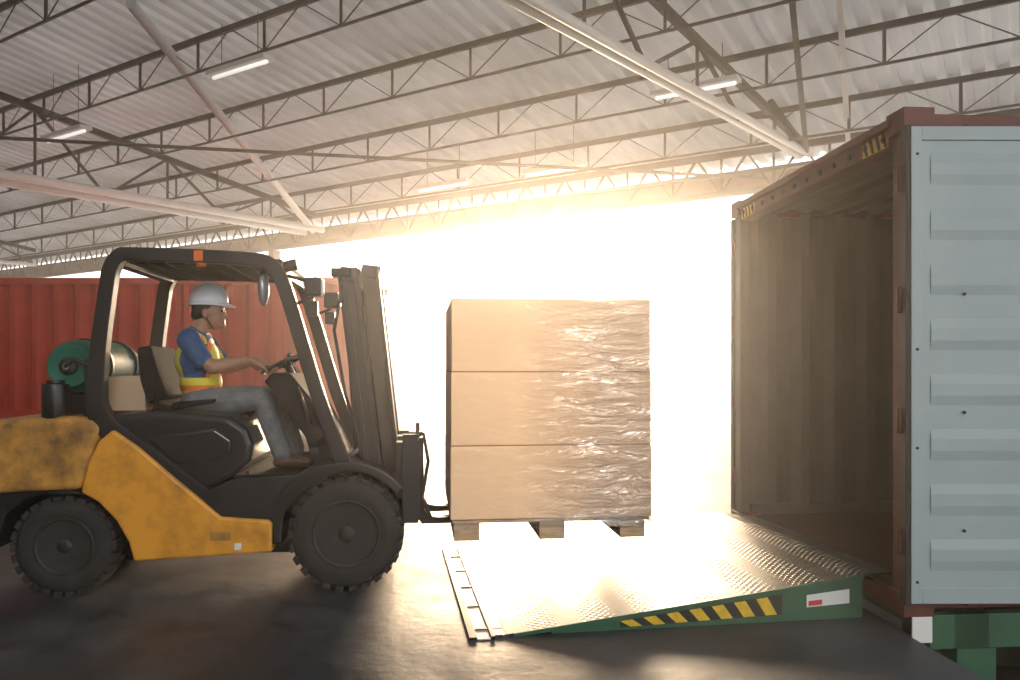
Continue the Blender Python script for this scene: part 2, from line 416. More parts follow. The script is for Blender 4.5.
# ---------------------------------------------------------------- red container (left, background)
e=empty('shipping_container',(-14.9,14.6,.42),0)
b=MB()
corr_wall(b,.1,12.1,.02,.15,2.48,'red',pitch=.40,dep=.15)
corr_wall(b,.1,12.1,2.40,.15,2.48,'red',pitch=.40,dep=.05,sgn=-1)
for y in (0,2.32):
    b.bb(0,12.19,y,y+.12,0,.16,'red'); b.bb(0,12.19,y,y+.12,2.47,2.59,'red')
    for x in (0,12.06): b.bb(x,x+.13,y,y+.12,.0,2.59,'red')
b.bb(0.02,12.17,0.02,2.42,2.54,2.57,'red'); b.bb(0.02,12.17,.05,2.4,.10,.15,'red')
b.bb(0.02,.06,.1,2.34,.1,2.5,'red'); b.bb(12.1,12.15,.1,2.34,.1,2.5,'red')
for x in (0,12.19):
    for y in (0,2.44):
        for z in (0.06,2.54): b.box((x,y,z),(.18,.16,.12),'red')
b.done('container_shell',e,bevel=.004)
b=MB(); b.bb(0,12.1,.3,.5,-.22,-.0,'green'); b.bb(0,12.1,1.9,2.1,-.22,0,'green')
for x in (.6,3.5,6.3,9,11.7): b.bb(x-.15,x+.15,.1,2.3,-.42,-.2,'green')
b.done('chassis_rails',e,bevel=.005)

# ---------------------------------------------------------------- open container (right)
ang=math.radians(4.7)
e=empty('open_shipping_container',(2.06,4.14,0),ang)
Z0,Z1=.10,2.70; Lc=6.06; W=2.44
b=MB()
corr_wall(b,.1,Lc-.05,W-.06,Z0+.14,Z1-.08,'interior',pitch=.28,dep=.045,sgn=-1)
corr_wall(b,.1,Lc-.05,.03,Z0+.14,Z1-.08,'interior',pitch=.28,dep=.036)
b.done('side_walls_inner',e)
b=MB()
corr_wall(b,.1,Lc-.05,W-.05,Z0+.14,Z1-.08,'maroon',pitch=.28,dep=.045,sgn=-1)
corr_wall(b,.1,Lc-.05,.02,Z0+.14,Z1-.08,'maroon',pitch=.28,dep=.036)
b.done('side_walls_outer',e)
b=MB()
pr=[];x=.1
while x<Lc-.1:
    pr+=[(x,0),(x+.07,0),(x+.10,.03),(x+.17,.03)];x+=.2
for mat,dz in (('interior',0),('maroon',.008)):
    A=[b.bm.verts.new((x,.06,Z1-.07+z+dz)) for x,z in pr];B=[b.bm.verts.new((x,W-.06,Z1-.07+z+dz)) for x,z in pr]
    b.tag([b.bm.faces.new([A[i],A[i+1],B[i+1],B[i]]) for i in range(len(pr)-1)],mat)
b.done('roof_panel',e)
b=MB()
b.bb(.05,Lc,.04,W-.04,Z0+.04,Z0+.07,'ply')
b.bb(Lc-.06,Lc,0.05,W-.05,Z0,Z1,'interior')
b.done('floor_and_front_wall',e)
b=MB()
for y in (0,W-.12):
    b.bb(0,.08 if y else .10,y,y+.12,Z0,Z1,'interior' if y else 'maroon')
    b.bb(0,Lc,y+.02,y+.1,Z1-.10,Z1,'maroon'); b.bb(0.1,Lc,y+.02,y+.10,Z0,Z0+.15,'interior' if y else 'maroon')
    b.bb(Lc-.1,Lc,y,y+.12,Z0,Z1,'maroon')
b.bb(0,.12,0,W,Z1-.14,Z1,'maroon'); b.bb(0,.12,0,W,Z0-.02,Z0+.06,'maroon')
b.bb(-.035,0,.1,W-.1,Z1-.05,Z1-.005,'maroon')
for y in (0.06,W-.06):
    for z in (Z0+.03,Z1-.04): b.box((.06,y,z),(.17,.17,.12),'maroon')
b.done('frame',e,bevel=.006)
b=MB()
for i in range(12): b.tube((-.012,.2+i*.185,Z1-.09),(.0,.2+i*.185,Z1-.09),.018,'gasket',seg=8)
for yy in (.16,W-.42):
    b.bb(-.004,0,yy,yy+.26,Z1-.138,Z1-.055,'hazyellow')
    for i in range(4):
        y=yy+i*.065
        P=[(-.006,y,Z1-.138),(-.006,y+.03,Z1-.138),(-.006,y+.06,Z1-.055),(-.006,y+.03,Z1-.055)]
        b.tag([b.bm.faces.new([b.bm.verts.new(q) for q in P])],'hazblack')
b.done('header_bolts_and_hazard_marks',e)
def door(name,x,y,sgn,rz):
    d=empty(name,(x,y,0),rz); d.parent=e
    z0,z1=Z0+.06,Z1-.10; w=1.17
    b=MB()
    def q(x0,x1,a,c,za,zb,m): b.bb(x0,x1,sgn*a,sgn*c,za,zb,m)
    q(.02,w,.0,.035,z0,z1,'maroon')
    q(.03,w-.02,.035,.05,z0+.01,z1-.01,'doorgrey')
    q(.03,.085,.05,.060,z0+.01,z1-.01,'doorgrey'); q(w-.08,w-.02,.05,.060,z0+.01,z1-.01,'doorgrey')
    q(.085,w-.08,.05,.060,z1-.08,z1-.01,'doorgrey'); q(.085,w-.08,.05,.060,z0+.01,z0+.09,'doorgrey')
    n=8; hh=(z1-z0-.20)/n
    for i in range(n):
        za=z0+.10+i*hh
        # long horizontal pressed rib with softly sloping flanks
        pts=[(za+.075,.05),(za+.125,.058),(za+.185,.058),(za+.235,.05)]
        x0,x1=.13,w-.13
        V0=[b.bm.verts.new((x0,sgn*yy,zz)) for zz,yy in pts];V1=[b.bm.verts.new((x1,sgn*yy,zz)) for zz,yy in pts]
        b.tag([b.bm.faces.new([V0[j],V0[j+1],V1[j+1],V1[j]]) for j in range(3)]+[b.bm.faces.new(V0),b.bm.faces.new(V1[::-1])],'doorgrey')
    q(.004,.03,-.005,.056,z0,z1,'gasket')
    for i in range(4):
        zz=z0+.25+i*.62
        b.tube((.0,0,zz),(.0,0,zz+.13),.016,'maroon',seg=10)
        b.box((.04,-sgn*.0,zz+.065),(.1,.03,.06),'maroon')
    for (xx,zz) in ((.06,z0+.12),(.06,z0+.8),(.06,z0+1.3),(.06,z1-.15),(w-.05,z0+.12),(w-.05,z1-.2),(.3,z0+.38),(.3,z0+.98),(.3,z0+1.58)):
        b.tube((xx,sgn*.05,zz),(xx,sgn*.066,zz),.008,'gasket',seg=8)
    for xx in (.35,.8): b.tube((xx,-sgn*.02,z0-.02),(xx,-sgn*.02,z1+.02),.016,'steel',seg=10)
    o=b.done('door_leaf',d,bevel=.003)
door('door_near',-.062,-.05,-1,math.radians(-4.5))
door('door_far',.0,W+.05,1,math.radians(1))
b=MB()
b.bb(.35,6,.45,.62,-.22,.08,'green'); b.bb(.35,6,1.8,1.97,-.22,.08,'green')
b.bb(.25,.45,-.02,2.46,-.1,.08,'green'); b.bb(.28,.5,0.0,.14,-.28,.02,'green'); b.bb(.75,.9,-.02,2.46,-.12,.05,'green')
b.bb(.12,.9,-.02,.05,-.10,.08,'green'); b.bb(-.0,.11,-.06,-.05,-.05,.085,'label')
b.bb(.25,.3,.0,2.44,-.30,-.18,'green'); b.bb(.22,.25,.05,.25,-.29,-.2,'redlabel')
b.done('trailer_chassis',e,bevel=.006)
b=MB()
for xx in (3.2,4.5):
    for yy in (.05,1.95):
        b.lathe([(.2,yy),(.48,yy+.02),(.52,yy+.06),(.52,yy+.38),(.48,yy+.42),(.2,yy+.44)],(xx,0,-.74),'rubber')
        b.lathe([(.1,yy-.02),(.2,yy-.01),(.2,yy+.45),(.1,yy+.46)],(xx,0,-.74),'rim')
    b.tube((xx,.1,-.74),(xx,2.3,-.74),.07,'steel'); b.bb(xx-.1,xx+.1,.5,1.95,-.7,-.22,'green')
b.done('trailer_wheels',e)
b=MB(); b.box((1.98+.09,3.6,-.28),(.1,.35,.45),'rubber',(0,0,ang)); b.done('dock_bumper',bevel=.01)

# ---------------------------------------------------------------- dock leveler
e=empty('dock_leveler',(-.08,4.03,0),math.radians(8.8))
zr=.235; Lr=2.04; Wr=1.92
b=MB()
P=[(.06,0,.012),(Lr,0,zr),(Lr,Wr,zr),(.06,Wr,.012)]
lo=[(x,y,z-.012) for x,y,z in P]
b.hexa([lo[0],lo[1],lo[2],lo[3],P[0],P[1],P[2],P[3]],'tread')
P=[(Lr,.02,zr),(Lr+.26,.14,zr-.03),(Lr+.26,Wr-.1,zr-.03),(Lr,Wr-.02,zr)]
lo=[(x,y,z-.014) for x,y,z in P]
b.hexa([lo[0],lo[1],lo[2],lo[3],P[0],P[1],P[2],P[3]],'tread')
b.done('tread_plate_and_lip',e)
b=MB()
b.prism([(.3,.002),(Lr-.01,.002),(Lr-.01,zr-.014),(.3,.02)],.004,.03,'green')
b.prism([(.3,.002),(Lr-.01,.002),(Lr-.01,zr-.014),(.3,.02)],Wr-.03,Wr-.004,'green')
b.bb(Lr-.04,Lr-.01,.03,Wr-.03,.0,zr-.02,'green')
b.bar((.1,-.004,.006),(Lr-.01,-.004,zr-.008),.012,.020,'green')
b.done('side_skirts',e)
b=MB()
sl=(zr-.012)/(Lr-.06)
def zt(x): return .012+sl*(x-.06)-.028
def quad(x,xb,xc,xd,m,y,f0=.2,f1=.85):
    def Z(xx,f): return .004+(zt(xx)-.004)*f
    vs=[(x,y,max(Z(x,f0),.006)),(xb,y,max(Z(xb,f0),.006)),(xc,y,Z(xc,f1)),(xd,y,Z(xd,f1))]
    b.tag([b.bm.faces.new([b.bm.verts.new(q) for q in vs])],m)
x0,x1=.66,1.56
quad(x0,x1,x1,x0,'hazblack',.0005,.25,.98)
i=x0
while i<x1-.11:
    quad(i+.055,i+.120,i+.065,i,'hazyellow',-.0015,.27,.96); i+=.125
quad(1.70,1.95,1.95,1.70,'label',-.001,.42,.82)
quad(1.71,1.79,1.79,1.71,'redlabel',-.002,.46,.62)
b.done('hazard_tape_and_label',e)
b=MB()
b.bb(-.13,-.09,-.03,Wr+.05,.0,.014,'steel'); b.bb(-.02,.0,-.03,Wr+.05,.0,.016,'steel'); b.bb(-.09,-.02,-.03,Wr+.05,-.0,.006,'pipe')
for yy in (0.1,.5,.9,1.3,1.7): b.bb(-.13,.06,yy,yy+.03,.0,.012,'steel')
b.bb(.0,.06,0,Wr,.0,.011,'tread')
b.done('pit_edge_frame',e,bevel=.002)

# ---------------------------------------------------------------- FORKLIFT
FA=math.radians(6.3)
fk=empty('forklift',(-1.0,4.85,0),FA)
def wheel(name,x,y0,y1,r,rr):
    b=MB(); w=y1-y0
    b.lathe([(rr,y0+.015),(rr+.02,y0+.004),(r-.09,y0),(r-.035,y0+.012),(r-.018,y0+.03),(r-.018,y1-.03),(r-.035,y1-.012),(r-.09,y1),(rr,y1-.01)],(x,0,r),'rubber',seg=64)
    n=26
    for i in range(n):
        t=2*math.pi*i/n
        for s in (0,1):
            tt=t+s*math.pi/n
            rad=r-.014; c=(x+rad*math.cos(tt), (y0+w*.27) if s==0 else (y1-w*.27), r+rad*math.sin(tt))
            b.box(c,(.03,w*.5,.048),'rubber',(0,-tt,0))
    b.lathe([(.02,y0+.05),(rr*.35,y0+.045),(rr*.42,y0+.075),(rr*.78,y0+.085),(rr*.84,y0+.03),(rr*.97,y0+.008),(rr*1.03,y0+.0),(rr*1.03,y0+.03),(rr*1.0,y1-.02),(.02,y1-.03)],(x,0,r),'rim',seg=48)
    b.lathe([(.01,y0+.012),(rr*.26,y0+.015),(rr*.33,y0+.05),(rr*.33,y0+.07)],(x,0,r),'rim',seg=24)
    for i in range(6):
        t=2*math.pi*i/6+.3; c=Vector((x+rr*.58*math.cos(t),y0+.08,r+rr*.58*math.sin(t)))
        b.tube(c,c-Vector((0,.03,0)),.013,'steel',seg=6)
        t+=.5; c=Vector((x+rr*.6*math.cos(t),y0+.079,r+rr*.6*math.sin(t))); b.tube(c,c-Vector((0,.004,0)),.022,'gasket',seg=12)
    b.done(name,fk,bevel=0)
wheel('front_wheel_near',0,.0,.24,.348,.20)
wheel('front_wheel_far',0,.91,1.15,.348,.20)
wheel('rear_wheel_near',-1.66,.06,.26,.30,.165)
wheel('rear_wheel_far',-1.66,.91,1.12,.30,.165)

b=MB()
cw=[(-2.22,.62),(-2.27,.72),(-2.26,.92),(-2.18,1.02),(-2.05,1.06),(-1.6,1.08),(-1.47,1.07),(-1.42,1.01),(-1.46,.9),(-1.54,.64)]
b.prism(cw,.015,1.135,'yellow_worn')
b.done('counterweight',fk,bevel=.05,seg=4)
b=MB()
b.prism([(-2.25,.30),(-2.25,.63),(-1.50,.63),(-1.40,.56),(-1.36,.48),(-1.52,.61),(-1.66,.64),(-1.85,.60),(-1.97,.50),(-2.02,.30)],.03,1.12,'black')
b.prism([(-2.0,.18),(-2.0,.66),(-.2,.66),(-.2,.18)],.30,.85,'black')
b.tube((-1.66,.2,.30),(-1.66,.95,.30),.06,'steel'); b.tube((0,.2,.348),(0,.95,.348),.09,'steel')
b.done('chassis',fk,bevel=.01)
b=MB()
sp=[(-1.54,.63),(-1.50,.80),(-1.44,.93),(-1.36,1.0),(-1.22,.90),(-1.0,.70),(-.84,.56),(-.74,.47),(-.455,.445),(-.44,.42),(-.44,.25),(-1.24,.215),(-1.27,.33),(-1.34,.46),(-1.44,.57)]
b.prism(sp,0.0,.27,'yellow'); b.prism(sp,.88,1.15,'yellow')
b.done('side_panels',fk,bevel=.018,seg=3)
b=MB()
b.bb(-.80,-.68,-.004,0,.33,.38,'yellow_worn'); b.bb(-.66,-.62,-.004,0,.27,.31,'label')
b.done('panel_patches',fk)
b=MB()
b.prism([(-1.45,1.02),(-1.40,1.08),(-1.2,1.10),(-.95,1.10),(-.70,1.07),(-.60,1.0),(-.56,.90),(-.575,.80),(-.66,.72),(-.84,.62),(-1.0,.70),(-1.3,.95)],.04,1.11,'blackplastic')
b.done('engine_hood',fk,bevel=.05,seg=4)
b=MB()
b.prism([(-1.18,.95),(-.78,1.0),(-.68,.93),(-.68,.86),(-.8,.8),(-1.0,.78)],.02,.06,'blackplastic')
b.done('hood_side_moulding',fk,bevel=.018,seg=3)
b=MB()
b.prism([(-.88,.60),(-.66,.70),(-.2,.71),(-.12,.68),(-.25,.60),(-.35,.50),(-.40,.44),(-.76,.47)],.02,1.13,'black')
b.bb(-.68,-.2,.04,1.1,.70,.715,'dash')
b.prism([(-.52,1.28),(-.47,1.335),(-.36,1.33),(-.24,1.18),(-.10,.92),(-.02,.72),(-.12,.66),(-.2,.7),(-.27,.93),(-.40,1.12)],.18,.96,'dash')
b.prism([(-.2,.70),(-.12,.80),(.02,.78),(.16,.74),(.2,.60),(.1,.45),(-.2,.5)],.27,.88,'black')
b.done('floor_and_dash',fk,bevel=.02,seg=3)
b=MB()
arc=[(0+.415*math.cos(math.radians(a)), .348+.415*math.sin(math.radians(a))) for a in (187,165,145,120,95,75,55,38)]
b.strip(arc,.055,-.0,.28,'black',3); b.strip(arc,.055,.87,1.15,'black',3)
arc2=[(-.43,.43),(-.37,.56),(-.27,.66),(-.12,.74),(.04,.765)]
b.strip(arc2,[.05,.08,.11,.08,.03],-.0,.28,'black',3)
b.done('front_fenders',fk,bevel=.01)
b=MB()
side=[(-.44,.50),(-.62,.505),(-.84,.585),(-1.13,.80),(-1.38,.99),(-1.455,1.10),(-1.47,1.22),(-1.45,1.5),(-1.405,1.85),(-1.385,1.96),(-1.34,2.03),(-1.27,2.045),(-.9,2.04),(-.56,2.025),(-.45,1.99),(-.395,1.91),(-.34,1.75),(-.26,1.48),(-.17,1.18),(-.08,.93),(-.01,.74)]
wd=[.10,.10,.10,.12,.13,.12,.10,.09,.085,.085,.085,.08,.08,.08,.085,.085,.085,.085,.085,.085,.09]
b.strip(side,wd,.025,.105,'black',5); b.strip(side,wd,1.045,1.125,'black',5)
b.done('overhead_guard_frames',fk,bevel=.012,seg=3)
b=MB()
for i in range(8):
    x=-1.30+i*.115; b.bb(x,x+.095,.1,1.05,1.995,2.035,'dash')
b.bb(-1.40,-1.32,.1,1.05,1.98,2.04,'black'); b.bb(-.50,-.42,.1,1.05,1.96,2.03,'black')
b.bar((-.39,.1,1.95),(-.39,1.05,1.95),.05,.06,'black')
b.done('overhead_guard_bars',fk,bevel=.006)
b=MB()
b.lathe([(.03,1.96),(.03,1.98),(.028,2.03),(.01,2.045)],(-.87,.06,0.02),'orange',axis='z',seg=16)
b.bb(-.9,-.85,.015,.025,2.01,2.07,'orange'); b.done('beacon',fk)
b=MB()
for y in (.03,1.0):
    b.tube((-.36,y+.03,1.93),(-.24,y+.03,1.90),.012,'black')
    b.box((-.20,y+.03,1.86),(.10,.12,.11),'black'); b.box((-.145,y+.03,1.86),(.012,.10,.09),'lampglass')
    b.box((-.21,y+.03,1.73),(.07,.09,.09),'black'); b.tube((-.3,y+.03,1.76),(-.2,y+.03,1.80),.010,'black')
    b.tube((-.38,y+.03,1.98),(-.30,y+.03,2.0),.035,'black')
b.done('headlights',fk,bevel=.01)
b=MB(); b.ell((-.52,.16,1.86),(.035,.07,.11),'mirror'); b.tube((-.52,.16,1.97),(-.5,.10,2.02),.008,'black'); b.done('mirror',fk)
b=MB()
b.strip([(-1.20,1.16),(-1.25,1.3),(-1.285,1.5)],[.13,.12,.08],.31,.79,'seat',4)
b.prism([(-1.24,1.08),(-1.22,1.16),(-.95,1.045),(-.66,1.075),(-.62,1.05),(-.66,1.0),(-1.2,1.0)],.30,.80,'seat')
b.prism([(-1.1,1.10),(-.85,1.14),(-.83,1.17),(-1.1,1.15)],.255,.30,'seat')
b.bar((-1.2,.27,1.12),(-1.18,.27,1.25),.03,.03,'seat')
b.done('seat',fk,bevel=.03,seg=4)
SC=Vector((-.45,.55,1.40)); ta=Vector((math.cos(math.radians(25)),0,math.sin(math.radians(25)))); tb=Vector((0,1,0)); tn=Vector((-ta.z,0,ta.x)); SR=.165
b=MB()
b.sweep([SC+SR*(math.cos(t)*ta+math.sin(t)*tb) for t in [2*math.pi*i/40 for i in range(40)]],.013,'blackplastic',10,closed=True)
for t in (math.pi/2,-math.pi/2,0): b.tube(SC,SC+SR*(math.cos(t)*ta+math.sin(t)*tb),.010,'black',seg=8)
b.tube(SC+tn*.01,SC-tn*.03,.035,'blackplastic'); b.tube(SC-tn*.02,Vector((-.36,.55,1.22)),.025,'black')
for y in (.70,.76,.82): b.tube((-.38,y,1.28),(-.45,y,1.44),.006,'black'); b.ell((-.455,y,1.45),(.014,.014,.02),'black')
b.done('steering_wheel',fk)
b=MB()
b.lathe([(.02,.14),(.08,.145),(.125,.165),(.158,.21),(.165,.26),(.165,.86),(.158,.91),(.125,.955),(.08,.975),(.02,.98)],(-1.66,0,1.375),'tank',seg=40)
b.done('gas_tank',fk)
b=MB()
for y in (.34,.78):
    b.lathe([(.168,y),(.176,y),(.176,y+.04),(.168,y+.04)],(-1.66,0,1.375),'steel',seg=40)
    b.prism([(-1.82,1.07),(-1.78,1.25),(-1.70,1.2),(-1.62,1.2),(-1.52,1.25),(-1.5,1.07)],y-.02,y+.05,'black')
b.lathe([(.112,.135),(.125,.13),(.130,.14),(.130,.16),(.112,.165)],(-1.66,0,1.375),'tank',seg=32)
b.lathe([(.03,.10),(.050,.11),(.055,.13),(.055,.15),(.04,.16)],(-1.66,0,1.375),'black',seg=24)
b.tube((-1.66,.13,1.37),(-1.66,.08,1.37),.02,'chrome')
b.sweep([(-1.66,.085,1.37),(-1.6,.06,1.42),(-1.52,.08,1.38),(-1.49,.12,1.2),(-1.5,.15,1.06)],.012,'gasket',8)
b.tube((-1.72,.10,1.065),(-1.72,.10,1.27),.075,'black'); b.tube((-1.72,.10,1.27),(-1.72,.10,1.29),.05,'black')
b.bb(-1.56,-1.50,.1,.2,1.07,1.42,'black')
b.done('tank_bracket',fk,bevel=.004)
b=MB(); b.bb(-1.50,-1.28,.32,.75,1.095,1.31,'cardbox'); b.bb(-1.50,-1.28,.50,.56,1.311,1.313,'label'); b.done('cardboard_parcel',fk,bevel=.004)
b=MB()
for y0,y1 in ((.22,.30),(.85,.93)):
    b.strip([(-.015,2.0),(.175,.40)],.13,y0,y1,'black',1)
    b.strip([(-.04,2.0),(.15,.40)],.03,y0-.03,y1+.03,'black',1)
    b.strip([(.035,2.0),(.225,.40)],.03,y0-.03,y1+.03,'black',1)
for y0,y1 in ((.31,.37),(.78,.84)):
    b.strip([(.12,2.02),(.30,.38)],.11,y0,y1,'steel',1); b.strip([(.165,2.02),(.345,.38)],.025,y0-.07,y1+.03,'steel',1)
b.box((.0,.575,1.96),(.12,.72,.09),'black',(0,math.radians(7),0)); b.box((.13,.575,1.99),(.12,.56,.08),'black',(0,math.radians(7),0))
b.box((.04,.575,1.3),(.05,.66,.10),'black'); b.box((.14,.575,.55),(.08,.66,.14),'black')
b.tube((.06,.46,.45),(-.02,.46,1.9),.035,'steel'); b.tube((.06,.69,.45),(-.02,.69,1.9),.035,'steel')
b.box((-.05,.24,1.97),(.12,.13,.05),'black')
for y in (.43,.52,.6,.68): b.sweep([(.09,y,1.93),(.06,y,1.6),(.16,y,1.0),(.28,y,.7)],.011,'gasket',8)
b.sweep([(-.04,.2,1.9),(-.09,.17,1.6),(-.02,.16,1.2),(.08,.18,.85),(.1,.2,.6)],.011,'gasket',8)
b.tube((-.22,.24,.62),(.0,.24,.80),.035,'black'); b.tube((.0,.24,.80),(.10,.25,.87),.02,'chrome')
b.bb(.10,.20,.2,.34,.36,.62,'black')
b.done('mast',fk,bevel=.005)
b=MB()
b.bb(.36,.42,.12,1.03,.80,.88,'black'); b.bb(.36,.42,.12,1.03,.44,.52,'black')
b.bb(.30,.37,.30,.40,.42,.92,'black'); b.bb(.30,.37,.75,.85,.42,.92,'black')
b.bb(.42,.445,.10,.14,.42,1.02,'black'); b.bb(.42,.445,1.01,1.05,.42,1.02,'black'); b.bb(.42,.445,.10,1.05,.98,1.02,'black')
for y in (.27,.42,.56,.72,.88): b.bb(.425,.44,y,y+.025,.5,.99,'black')
b.bb(.34,.44,.05,.12,.40,.95,'black'); b.bb(.30,.40,.08,.2,.55,.9,'black')
for y in (.30,.74):
    b.prism([(.425,.86),(.47,.86),(.475,.44),(.50,.40),(.56,.385),(1.72,.375),(1.72,.362),(.56,.345),(.46,.345),(.435,.38)],y,y+.11,'steel')
    b.bb(.36,.47,y-.01,y+.12,.83,.91,'black')
b.sweep([(.36,.12,.9),(.47,.09,.95),(.50,.08,.78),(.46,.08,.55),(.52,.07,.42)],.012,'gasket',8)
b.done('fork_carriage',fk,bevel=.005)
b=MB()
b.bb(-.22,-.16,.0,.02,.85,.88,'black'); b.tube((-.30,.05,1.25),(-.22,.05,1.02),.012,'black')
b.bb(-.60,-.58,.03,.05,.72,.74,'black')
b.done('grab_handle',fk)

# ---------------------------------------------------------------- palletised load
ld=empty('wrapped_pallet_load',(-1.0,4.85,0),FA)
X0,X1,Y0,Y1=.635,1.905,-.02,1.16
b=MB()
for i in range(3):
    z0=.422+i*.459; b.bb(X0+.003*i,X1-.004*i,Y0+.002*i,Y1,z0+.003,z0+.456,'card')
b.done('carton_layers',ld,bevel=.006)
b=MB(); 
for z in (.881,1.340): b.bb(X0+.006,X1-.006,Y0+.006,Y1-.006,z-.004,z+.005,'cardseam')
b.done('carton_seams',ld)
b=MB()
nz=50
def wall(pa,pb,nrm,m=50):
    rows=[]
    for j in range(nz+1):
        z=.37+(1.80-.37)*j/nz; row=[]
        for i in range(m+1):
            t=i/m; x=pa[0]+(pb[0]-pa[0])*t; y=pa[1]+(pb[1]-pa[1])*t
            d=.012+.006*math.sin(t*9+z*21)*math.sin(z*13+t*4)+.005*math.sin(t*23-z*17)
            d*=min(1,t*12,(1-t)*12)
            row.append(b.bm.verts.new((x+nrm[0]*(d+.006),y+nrm[1]*(d+.006),z)))
        rows.append(row)
    fs=[]
    for j in range(nz):
        for i in range(m): fs.append(b.bm.faces.new([rows[j][i],rows[j][i+1],rows[j+1][i+1],rows[j+1][i]]))
    b.tag(fs,'wrap',True)
wall((X0,Y0),(X1,Y0),(0,-1)); wall((X1,Y0),(X1,Y1),(1,0)); wall((X1,Y1),(X0,Y1),(0,1)); wall((X0,Y1),(X0,Y0),(-1,0))
b.done('stretch_wrap',ld)
b=MB()
for i in range(7):
    y=Y0+.01+i*(Y1-Y0-.02-.1)/6; b.bb(X0+.01,X1-.01,y,y+.1,.402,.42,'wood')
for xx in (X0+.02,(X0+X1)/2-.08,X1-.2):
    b.bb(xx,xx+.16,Y0+.01,Y1-.01,.392,.402,'wood')
    for y in (Y0+.01,(Y0+Y1)/2-.06,Y1-.13): b.bb(xx+.0,xx+.16,y,y+.12,.308,.392,'wood')
    b.bb(xx,xx+.16,Y0+.01,Y1-.01,.293,.308,'wood')
b.done('pallet',ld,bevel=.003)

# ---------------------------------------------------------------- people (one continuous remeshed surface)
_t=bmesh.new(); bmesh.ops.create_icosphere(_t,subdivisions=2,radius=1); ICO=[v.co.copy() for v in _t.verts]; _t.free()
def figure(name, prims, parent, voxel=.006, extra_vest=None):
    V=[];F=[]
    for pr in prims:
        bm=bmesh.new()
        if pr[0]=='c':
            _,p0,r0,p1,r1,mt=pr
            vs=[bm.verts.new(Vector(p)+c*r) for p,r in ((p0,r0),(p1,r1)) for c in ICO]
            bmesh.ops.convex_hull(bm,input=vs)
        else:
            _,c,r,rot,mt=pr
            bmesh.ops.create_icosphere(bm,subdivisions=3,radius=1,matrix=Matrix.Translation(c)@Euler((0,rot,0)).to_matrix().to_4x4()@Matrix.Diagonal((*r,1)))
        bmesh.ops.delete(bm,geom=[v for v in bm.verts if not v.link_faces],context='VERTS')
        bm.verts.index_update(); o=len(V); V+=[tuple(v.co) for v in bm.verts]; F+=[[o+v.index for v in f.verts] for f in bm.faces]; bm.free()
    me=bpy.data.meshes.new(name+'_src'); me.from_pydata(V,[],F)
    ob=bpy.data.objects.new(name+'_src',me); COL.objects.link(ob)
    rm=ob.modifiers.new('r','REMESH'); rm.mode='VOXEL'; rm.voxel_size=voxel
    sm=ob.modifiers.new('s','SMOOTH'); sm.factor=.5; sm.iterations=4
    dg=bpy.context.evaluated_depsgraph_get(); dg.update()
    me2=bpy.data.meshes.new_from_object(ob.evaluated_get(dg)); me2.name=name
    bpy.data.objects.remove(ob)
    n=len(me2.polygons); print('figure faces',n); C=np.zeros(n*3); me2.polygons.foreach_get('center',C); C=C.reshape(-1,3)
    D=[];mats=[]
    for pr in prims:
        if pr[0]=='c':
            _,p0,r0,p1,r1,mt=pr; a=np.array(p0);d=np.array(p1)-a
            t=np.clip(((C-a)@d)/(d@d+1e-12),0,1); dist=np.linalg.norm(C-a-t[:,None]*d,axis=1)-(r0+(r1-r0)*t)
        else:
            _,c,r,rot,mt=pr; Rm=np.array(Euler((0,rot,0)).to_matrix()); q=(C-np.array(c))@Rm
            dist=(np.linalg.norm(q/np.array(r),axis=1)-1)*min(r)
        D.append(dist); mats.append(mt)
    idx=np.argmin(np.array(D),axis=0)
    names=['skin','shirt','vest','vesto','jeans','shoe','hair','lip']
    me2.materials.clear()
    for k in names: me2.materials.append(M[k])
    lut=np.array([names.index(m) for m in mats]); mi=lut[idx]
    if extra_vest: mi=extra_vest(C,mi,names)
    me2.polygons.foreach_set('material_index',mi.astype(np.int32)); me2.polygons.foreach_set('use_smooth',np.ones(n,dtype=bool))
    o=bpy.data.objects.new(name,me2); COL.objects.link(o); o.parent=parent
    return o

drv=empty('forklift_driver',(-1.0,4.85,0),FA)
Cc=.55
def my(p): return (p[0],2*Cc-p[1],p[2])
P=[]
P+= [('e',(-.985,Cc,1.145),(.140,.168,.10),0,'jeans'),
     ('e',(-1.000,Cc,1.27),(.133,.162,.14),0,'shirt'),
     ('e',(-1.024,Cc,1.42),(.138,.178,.16),.1,'shirt'),
     ('e',(-1.032,Cc,1.53),(.108,.182,.085),.1,'shirt'),
     ('c',(-1.030,Cc,1.58),.064,(-.985,Cc,1.67),.058,'skin'),
     ('c',(-1.035,Cc,1.57),.080,(-1.025,Cc,1.595),.068,'shirt'),
     ('e',(-.962,Cc,1.765),(.100,.078,.098),0,'hair'),
     ('e',(-.937,Cc,1.745),(.086,.074,.095),0,'skin'),
     ('e',(-.914,Cc,1.690),(.070,.062,.074),-.2,'skin'),
     ('e',(-.864,Cc,1.643),(.024,.028,.020),0,'skin'),
     ('c',(-.856,Cc,1.745),.011,(-.845,Cc,1.709),.0155,'skin'),
     ('c',(-.846,Cc-.012,1.705),.010,(-.846,Cc+.012,1.705),.010,'skin'),
     ('c',(-.862,Cc-.035,1.764),.010,(-.862,Cc+.035,1.764),.010,'skin'),
     ('c',(-.853,Cc-.018,1.680),.009,(-.853,Cc+.018,1.680),.009,'skin'),
     ('c',(-.852,Cc-.018,1.668),.008,(-.852,Cc+.018,1.668),.008,'lip'),
     ('e',(-1.005,Cc,1.72),(.06,.066,.055),0,'hair')]
